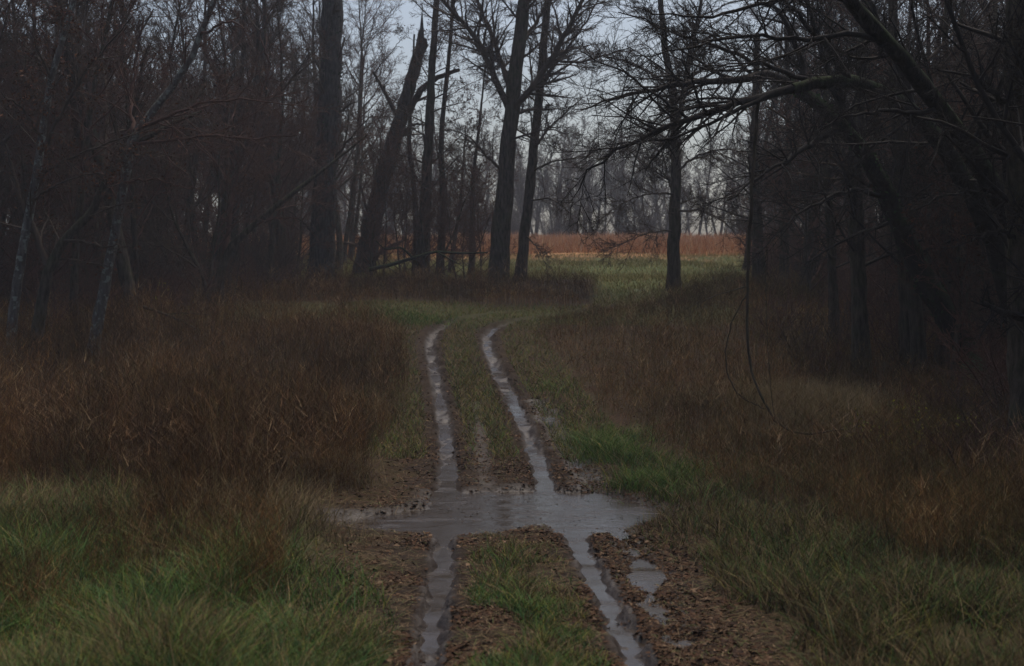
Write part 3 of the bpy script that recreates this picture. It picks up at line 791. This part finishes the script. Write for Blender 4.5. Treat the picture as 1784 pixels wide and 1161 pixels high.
# green grass in the foreground, on the crown of the track and in clumps
x, d = cand(420000, 8.6, 23.5)
m = masks(x, d); rd = np.minimum(np.minimum(m[0], m[1]), m[2])
xl, xr = xrut(d, LR), xrut(d, RR)
nz = fbm(x * .9, d * .9, 61); n2 = fbm(x * 3, d * 3, 62)
edge = 15.4 + (fbm(x * .35, d * .12, 87) - .5) * 11 + (nz - .5) * 8 + 6 * rng.random(len(x)) ** 2.5 - 1 - np.clip(xl - x, 0, 6) * .10
left = (x < xl - .32 - (.2 + 1.1 * nz) * sstep(12, 15, d) - .9 * sstep(14.2, 16, d)) & (d < edge)
ctr = (x > xl + .30) & (x < xr - .28) & (d < 17.0) & (rng.random(len(x)) < sstep(.38, .55, nz + .25 * (x - (xl + xr) / 2)))
right = (x > xr + .65 + 1.1 * nz * (d < 16))
dens = np.where(left, .75, np.where(ctr, .75, np.where(right, .34, 0)))
dens = dens * (.12 + .88 * sstep(.36, .56, n2)) * (m[4] > .12)
ok = rng.random(len(x)) < dens
x, d, rd, nz, left, ctr, right, n2 = [a[ok] for a in (x, d, rd, nz, left, ctr, right, n2)]
B = np.stack([x, d, height(x, d) - .01], 1)
n = len(x)
hh = rng.uniform(.14, .52, n) * (.55 + .9 * fbm(x * 2.2, d * 2.2, 68)) * np.where(ctr, .5, np.where(right, .8, 1.0)) * (.6 + .9 * nz) * np.clip(rd / .9, .4, 1)
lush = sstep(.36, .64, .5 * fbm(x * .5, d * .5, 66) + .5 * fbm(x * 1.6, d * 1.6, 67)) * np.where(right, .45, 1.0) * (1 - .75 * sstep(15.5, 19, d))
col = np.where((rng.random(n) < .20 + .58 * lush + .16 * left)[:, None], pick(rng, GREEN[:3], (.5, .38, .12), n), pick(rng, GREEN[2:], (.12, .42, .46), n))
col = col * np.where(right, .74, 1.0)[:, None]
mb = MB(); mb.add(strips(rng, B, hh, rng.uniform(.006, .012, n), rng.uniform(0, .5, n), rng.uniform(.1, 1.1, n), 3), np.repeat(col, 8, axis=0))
# bright clumps on the right verge
for px, py, r, hN in [(1045, 785, .5, 900), (1075, 800, .6, 1200), (1085, 770, .6, 700), (1130, 850, .55, 1300), (1165, 835, .7, 800), (1200, 870, .7, 300), (1020, 770, .4, 400), (960, 680, .7, 250), (1120, 810, .5, 500), (640, 558, 1.3, 2500), (720, 560, 1.3, 2500)]:
    g = gpt(px, py); q = rng.normal(0, r * .5, (hN, 2)) + g
    Bc = np.c_[q, height(q[:, 0], q[:, 1]) - .01]
    hc = rng.uniform(.10, .45, hN) * (.4 + 1.2 * fbm(q[:, 0] * 3, q[:, 1] * 3, 69)) * (.5 if py < 600 else 1)
    mb.add(strips(rng, Bc, hc, rng.uniform(.007, .014, hN) * (1.6 if py < 600 else 1), rng.uniform(0, .6, hN), rng.uniform(.2, 1.2, hN), 3), np.repeat(pick(rng, GREEN, (.52, .22, .12, .08, .06), hN), 8, axis=0))
# thin green on the crown and verges further up
x, d = cand(150000, 19, 50, -.12, .10)
m = masks(x, d); xl, xr = xrut(d, LR), xrut(d, RR); nz = fbm(x * .8, d * .8, 71)
c_ = (x > xl + .3) & (x < xr - .3) & (d > 23) & (rng.random(len(x)) < sstep(24, 33, d) * .6 + .08)
v_ = (np.minimum(m[0], m[1]) < 1.7) & (np.minimum(m[0], m[1]) > .4) & (d > 24) & (rng.random(len(x)) < .5)
t_ = (d > 43.5) & (d < 49.5) & (np.minimum(m[0], m[1]) > .35)
ok = (c_ | v_ | t_) & (m[3] > .22 * (1 - sstep(24, 30, d)) * rng.uniform(.4, 1.4, len(x))) & (m[4] > .2)
x, d = x[ok], d[ok]; n = len(x)
B = np.stack([x, d, height(x, d) - .01], 1)
mb.add(strips(rng, B, rng.uniform(.05, .2, n), rng.uniform(.008, .016, n), rng.uniform(0, .5, n), rng.uniform(.2, 1, n), 2),
       np.repeat(pick(rng, GREEN, (.24, .1, .2, .3, .16), n), 6, axis=0))
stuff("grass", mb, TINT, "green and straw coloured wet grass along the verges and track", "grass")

# brown dead weeds
_jr = np.random.default_rng(3).random
def weed_ok(x, d):
    m = masks(x, d); xl, xr = xrut(d, LR), xrut(d, RR); nz = fbm(x * .7, d * .7, 81)
    rd = np.minimum(m[0], m[1])
    L_ = (x < xl - np.interp(d, [13, 14.5, 19, 20.2, 23, 30, 40, 44], [1.2, 1.9, 2.0, 1.1, 1.0, .55, .45, 2.8]) - nz * .6) & (d > 15.6 + (nz - .5) * 8 + (fbm(x * .35, d * .12, 87) - .5) * 11 + 2.5 - 7.5 * _jr(len(x)) ** 2.2) & (d < 44.5 + (nz - .5) * 2)
    Rr = (x > xr + np.interp(d, [16, 22, 26, 32, 40, 44, 60], [2.6, 1.8, 1.5, 1.2, 1.0, .8, .8]) + nz * 1.0) & (d > 17 - 7.5 * sstep(.36, .56, fbm(x * .6, d * .6, 88))) & (d < 58)
    Rr &= ~((d > 45) & (rd < 1.2))
    B_ = (d > 49.5) & (d < 58.5) & ((x / d * F + CX) < 1085 - 260 * _jr(len(x)) ** 2.5 - 120 * (nz - .5)) & (rd > .8)
    px = x / d * F + CX
    open_ = (d > 51) & (px > 1040 + 60 * (nz - .5)) & (px < 1200)
    pg_ = gpt(1430, 735)
    pale_ = np.hypot((x - pg_[0]) / 1.2, (d - pg_[1]) / 2.2) + (nz - .5) < .95
    open_ = open_ | (pale_ & (_jr(len(x)) < .9))
    return (L_ | Rr | B_) & ~open_ & (m[4] > .25), nz, L_ | B_
x, d = cand(190000, 11, 62, -.44, .44); xe, de = cand(26000, 44, 60, -.25, .25); x, d = np.r_[x, xe], np.r_[d, de]
ok, nz, isl = weed_ok(x, d)
ok &= rng.random(len(x)) < np.where(isl, .9, .75) * (.35 + .9 * fbm(x * 1.1, d * 1.1, 85))
x, d, nz, isl = x[ok], d[ok], nz[ok], isl[ok]; n = len(x)
z0 = height(x, d)
hgt = np.where(isl, rng.uniform(.4, 1.15, n), rng.uniform(.25, .8, n)) * (.45 + 1.0 * sstep(.3, .7, fbm(x * 1.0, d * 1.0, 84))) * np.where(isl, np.interp(d - 15.6 - (nz - .5) * 8 - (fbm(x * .35, d * .12, 87) - .5) * 11, [-4, 0, 6], [.3, .45, 1]), .9)
xr = xrut(d, RR); hgt *= np.where(isl, np.where(d > 47, .55, 1), np.clip((x - xr) / 3.5, .35, 1.1))
BRN = [(.125, .058, .020), (.084, .039, .014), (.20, .112, .042), (.048, .026, .012), (.32, .22, .11)]
col = pick(rng, BRN, (.34, .28, .16, .16, .06), n) * (.45 + 1.1 * sstep(.32, .68, fbm(x * .55, d * .55, 83)))[:, None]
olive = (rng.random(n) < np.where(isl, .12, .38))
col = np.where(olive[:, None], pick(rng, [(.095, .080, .026), (.14, .105, .040)], (.6, .4), n), col)
wsc = np.interp(d, [17, 60], [.0045, .011])
mb = MB()
mb.add(strips(rng, np.stack([x, d, z0 - .02], 1), hgt, wsc * rng.uniform(.7, 1.2, n), rng.uniform(0, .22, n), rng.uniform(0, .25, n), 2), np.repeat(col, 6, axis=0))
for k in range(9):
    t = rng.uniform(.35, 1.0, n)
    Bk = np.stack([x + rng.normal(0, .03, n), d + rng.normal(0, .03, n), z0 + hgt * t * .92], 1)
    mb.add(strips(rng, Bk, hgt * rng.uniform(.08, .24, n), wsc * rng.uniform(.6, 1.1, n), rng.uniform(.2, 1.1, n), rng.uniform(-.2, .6, n), 1), np.repeat(col * rng.uniform(.7, 1.3, (n, 1)), 4, axis=0))
# taller branched stalks, some snapped over
xt, dt = cand(16000, 17, 60, -.44, .44); okt, _n, ist = weed_ok(xt, dt); okt &= rng.random(len(xt)) < np.where(ist, .6, .3) * sstep(.4, .62, fbm(xt * .8, dt * .8, 86))
xt, dt = xt[okt], dt[okt]; nt_ = len(xt); zt = height(xt, dt); ht = rng.uniform(.7, 1.35, nt_)
ct = pick(rng, [(.15, .08, .036), (.23, .15, .08), (.09, .045, .02)], (.45, .25, .3), nt_)
mb.add(strips(rng, np.stack([xt, dt, zt - .02], 1), ht, np.interp(dt, [17, 60], [.010, .017]), rng.uniform(0, .35, nt_), np.where(rng.random(nt_) < .2, 1.1, .15), 3), np.repeat(ct, 8, axis=0))
for k in range(9):
    tt = rng.uniform(.5, .98, nt_)
    mb.add(strips(rng, np.stack([xt + rng.normal(0, .05, nt_), dt + rng.normal(0, .05, nt_), zt + ht * tt * .93], 1), ht * rng.uniform(.08, .2, nt_), np.interp(dt, [17, 60], [.009, .016]), rng.uniform(.3, 1.6, nt_), rng.uniform(-.3, .6, nt_), 1), np.repeat(ct * rng.uniform(.8, 1.3, (nt_, 1)), 4, axis=0))
# bent straw between the stems
x2, d2_ = cand(90000, 17, 58, -.44, .44); ok, nz2, isl2 = weed_ok(x2, d2_); ok &= rng.random(len(x2)) < .55
x2, d2_ = x2[ok], d2_[ok]; n = len(x2)
mb.add(strips(rng, np.stack([x2, d2_, height(x2, d2_) - .01], 1), rng.uniform(.15, .5, n), np.interp(d2_, [17, 60], [.005, .011]), rng.uniform(.1, .8, n), rng.uniform(.2, 1.2, n), 3),
       np.repeat(pick(rng, BRN, (.3, .25, .25, .1, .10), n), 8, axis=0))
stuff("dead_weeds", mb, TINT, "reddish brown dead weeds filling both sides of the track", "weeds")

# pale bleached grass patch at the right and straw tufts at the left
mb = MB()
for px, py, sx, sy, nn, h0, pal in [(1430, 725, .95, 1.0, 11000, .8, 1.25), (1380, 780, .9, .8, 3500, .5, .8), (320, 935, .35, .3, 900, .9, 1.25), (480, 930, .3, .3, 900, .8, 1.1), (560, 850, .35, .35, 1200, .75, 1.1), (655, 720, .3, 1.0, 900, .7, 1.0), (430, 950, .6, .5, 900, .6, .8), (10, 930, .5, .5, 1500, .7, 1.1), (245, 690, .8, .5, 900, .8, .7)]:
    g = gpt(px, py); qx = rng.normal(g[0], sx, nn); qy = rng.normal(g[1], sy, nn)
    cc = pick(rng, [(.22, .16, .085), (.17, .12, .06), (.14, .125, .05)], (.5, .3, .2), nn) * pal
    mb.add(strips(rng, np.stack([qx, qy, height(qx, qy) - .01], 1), rng.uniform(.4, 1.0, nn) * h0, rng.uniform(.005, .011, nn), rng.uniform(0, .5, nn), rng.uniform(.1, 1.0, nn), 3), np.repeat(cc, 8, axis=0))
stuff("pale_grass", mb, TINT, "bleached straw grass in patches among the brown weeds", "grass")

# dead leaves on the mud
x, d = cand(420000, 8.8, 46, -.22, .24)
m = masks(x, d); rd = np.minimum.reduce([m[0], m[1], m[2] + .25]); nz = fbm(x * 1.2, d * 1.2, 91)
pr = np.exp(-((rd - .42) / .6) ** 2) * .45 * (.06 + .22 * (d > 17) + 1.2 * sstep(.40, .64, nz)) * np.where(rd < .15, .12, 1) * (1 + .9 * np.exp(-((rd - .26) / .12) ** 2)) * np.where(m[4] < .02, .0, 1)
pr = pr * np.interp(d, [9, 28, 46], [1, .8, .25]) + .15 * sstep(.42, .62, fbm(x * 2.3, d * 2.3, 92)) * (rd < 3.8) * (m[4] > .05) * (rd > .3) * (.3 + nz)
ok = rng.random(len(x)) < pr
x, d = x[ok], d[ok]; n = len(x)
C = np.stack([x, d, height(x, d) + rng.uniform(.003, .012, n)], 1)
a = rng.uniform(0, 6.28, n); tl = rng.normal(0, .14, n); s = np.clip(.019 * np.exp(rng.normal(0, .45, n)), .007, .045)[:, None]
u = np.stack([np.cos(a), np.sin(a), tl], 1); v = np.stack([-np.sin(a), np.cos(a), rng.normal(0, .35, n)], 1)
up_ = np.array([0, 0, 1.]) * rng.uniform(-.1, .4, (n, 1)) * s
V = np.stack([C - u * s, C - v * s * .55 + up_, C + u * s, C + v * s * .55 + up_], 1).reshape(-1, 3)
mb = MB(); mb.add((V, np.arange(4 * n).reshape(-1, 4)), np.repeat(pick(rng, [(.070, .036, .020), (.042, .024, .016), (.105, .058, .032), (.20, .13, .08)], (.42, .32, .21, .05), n), 4, axis=0))
xb, db = cand(90000, 8.8, 40, -.2, .22)
mbb = masks(xb, db); rb = np.minimum.reduce([mbb[0], mbb[1], mbb[2] + .2]); kb = (rb > .2) & (rb < 2.4) & (mbb[4] > .02) & (rng.random(len(xb)) < .5)
xb, db = xb[kb], db[kb]; nb = len(xb); ab = rng.uniform(0, 6.28, nb); lb_ = rng.uniform(.02, .11, nb)
Cb = np.stack([xb, db, height(xb, db) + .012], 1); ub = np.stack([np.cos(ab), np.sin(ab), rng.normal(0, .15, nb)], 1) * lb_[:, None]
vb_ = np.stack([-np.sin(ab), np.cos(ab), np.zeros(nb)], 1) * .0028; 
mb.add((np.stack([Cb - ub - vb_, Cb + ub - vb_, Cb + ub + vb_, Cb - ub + vb_], 1).reshape(-1, 3), np.arange(4 * nb).reshape(-1, 4)), np.repeat(pick(rng, [(.20, .14, .08), (.10, .07, .04), (.05, .035, .02), (.10, .11, .04)], (.3, .3, .2, .2), nb), 4, axis=0))
qf = rng.random((500, 2)) * [4.4, 5] + [-2.2, 16.8]
sf = inside(qf[:, 0], qf[:, 1], PUD) & (fbm(qf[:, 0] * 1.5, qf[:, 1] * 1.5, 97) > .47); qf = qf[sf]; nf = len(qf)
Cf = np.c_[qf, np.full(nf, WATER - .050)]; af = rng.uniform(0, 6.28, nf); uf = np.stack([np.cos(af), np.sin(af), np.zeros(nf)], 1) * rng.uniform(.012, .03, (nf, 1)); vf = np.stack([-uf[:, 1], uf[:, 0], np.full(nf, .004)], 1) * .6
mb.add((np.stack([Cf - uf, Cf - vf, Cf + uf, Cf + vf], 1).reshape(-1, 3), np.arange(4 * nf).reshape(-1, 4)), np.repeat(pick(rng, [(.06, .035, .02), (.03, .02, .014)], (.5, .5), nf), 4, axis=0))
stuff("leaf_litter", mb, LEAF, "wet brown fallen leaves scattered over the mud of the track", "leaves")

# forest floor brush and leaves under the woods
x, d = rng.uniform(-.46, .46, 60000), rng.uniform(24, 90, 60000); x = x * d
pxx = x / d * F + CX
eL = np.interp(d, [33, 38, 45, 52, 60, 75], [40, 190, 400, 500, 640, 700]); eR = np.interp(d, [20, 24, 28, 35, 45, 55, 65, 95], [2000, 1750, 1650, 1480, 1400, 1330, 1300, 1280])
ok = ((pxx < eL) & (d > 34)) | (pxx > eR)
x, d = x[ok], d[ok]; n = len(x)
mb = MB()
mb.add(strips(rng, np.stack([x, d, height(x, d) - .02], 1), rng.uniform(.2, 1.0, n), rng.uniform(.008, .016, n), rng.uniform(0, .7, n), rng.uniform(0, .8, n), 3), np.repeat(pick(rng, BRN, (.3, .3, .12, .25, .03), n), 8, axis=0))
stuff("undergrowth", mb, TINT, "dark brown dead undergrowth on the floor of both woods", "undergrowth")

# the field: short green, then tall rust coloured grass
x, d = cand(90000, 50, 92, -.22, .30); k_ = (d > 60) | ((x / d * F + CX > 1035) & (x / d * F + CX < 1300)); x, d = x[k_], d[k_]; n = len(x)
mb = MB(); mb.add(strips(rng, np.stack([x, d, height(x, d) - .02], 1), rng.uniform(.08, .3, n), rng.uniform(.02, .04, n), rng.uniform(0, .5, n), rng.uniform(0, .6, n), 1),
       np.repeat(pick(rng, [(.21, .20, .06), (.29, .25, .095), (.42, .34, .16)], (.36, .32, .32), n), 4, axis=0))
stuff("field_grass", mb, TINT, "short green grass of the field beyond the trees", "grass")
x, d = rng.uniform(-.24, .34, 150000), rng.uniform(84, 150, 150000); x = x * d; n = len(x)
nz = fbm(x * .12, d * .12, 95); ok = (d + (nz - .5) * 18 > 92); x, d = x[ok], d[ok]; n = len(x)
mb = MB(); mb.add(strips(rng, np.stack([x, d, height(x, d) - .02], 1), rng.uniform(.3, .95, n) * (.25 + 1.5 * fbm(x * .5, d * .35, 96)), rng.uniform(.025, .06, n), rng.uniform(0, .25, n), rng.uniform(0, .5, n), 1),
       np.repeat(pick(rng, [(.42, .21, .085), (.50, .29, .14), (.32, .14, .055), (.52, .38, .21)], (.4, .25, .2, .15), n), 4, axis=0))
stuff("rust_grass", mb, TINT, "tall rust orange grass at the back of the field", "grass")

# ------------------------------------------------------------------ the mist
m = bpy.data.materials.new("mist"); m.use_nodes = True
nt = m.node_tree; nt.nodes.remove(nt.nodes['Principled BSDF'])
pv = nt.nodes.new('ShaderNodeVolumePrincipled')
pv.inputs['Color'].default_value = (.80, .86, .98, 1)
pv.inputs['Density'].default_value = .00085
pv.inputs['Anisotropy'].default_value = .2
nt.links.new(pv.outputs[0], nt.nodes['Material Output'].inputs['Volume'])
x0, x1, y0, y1, zz0, zz1 = -330, 330, -90, 430, -5.5, 27
V = np.array([(x, y, z) for z in (zz0, zz1) for y in (y0, y1) for x in (x0, x1)], float)
Q = np.array([(0, 2, 3, 1), (4, 5, 7, 6), (0, 1, 5, 4), (2, 6, 7, 3), (0, 4, 6, 2), (1, 3, 7, 5)])
hz = link("haze", mesh_data("haze", V, Q, m, smooth=False))
tag(hz, "pale blue grey mist hanging over the field and woods", "mist", kind='stuff')
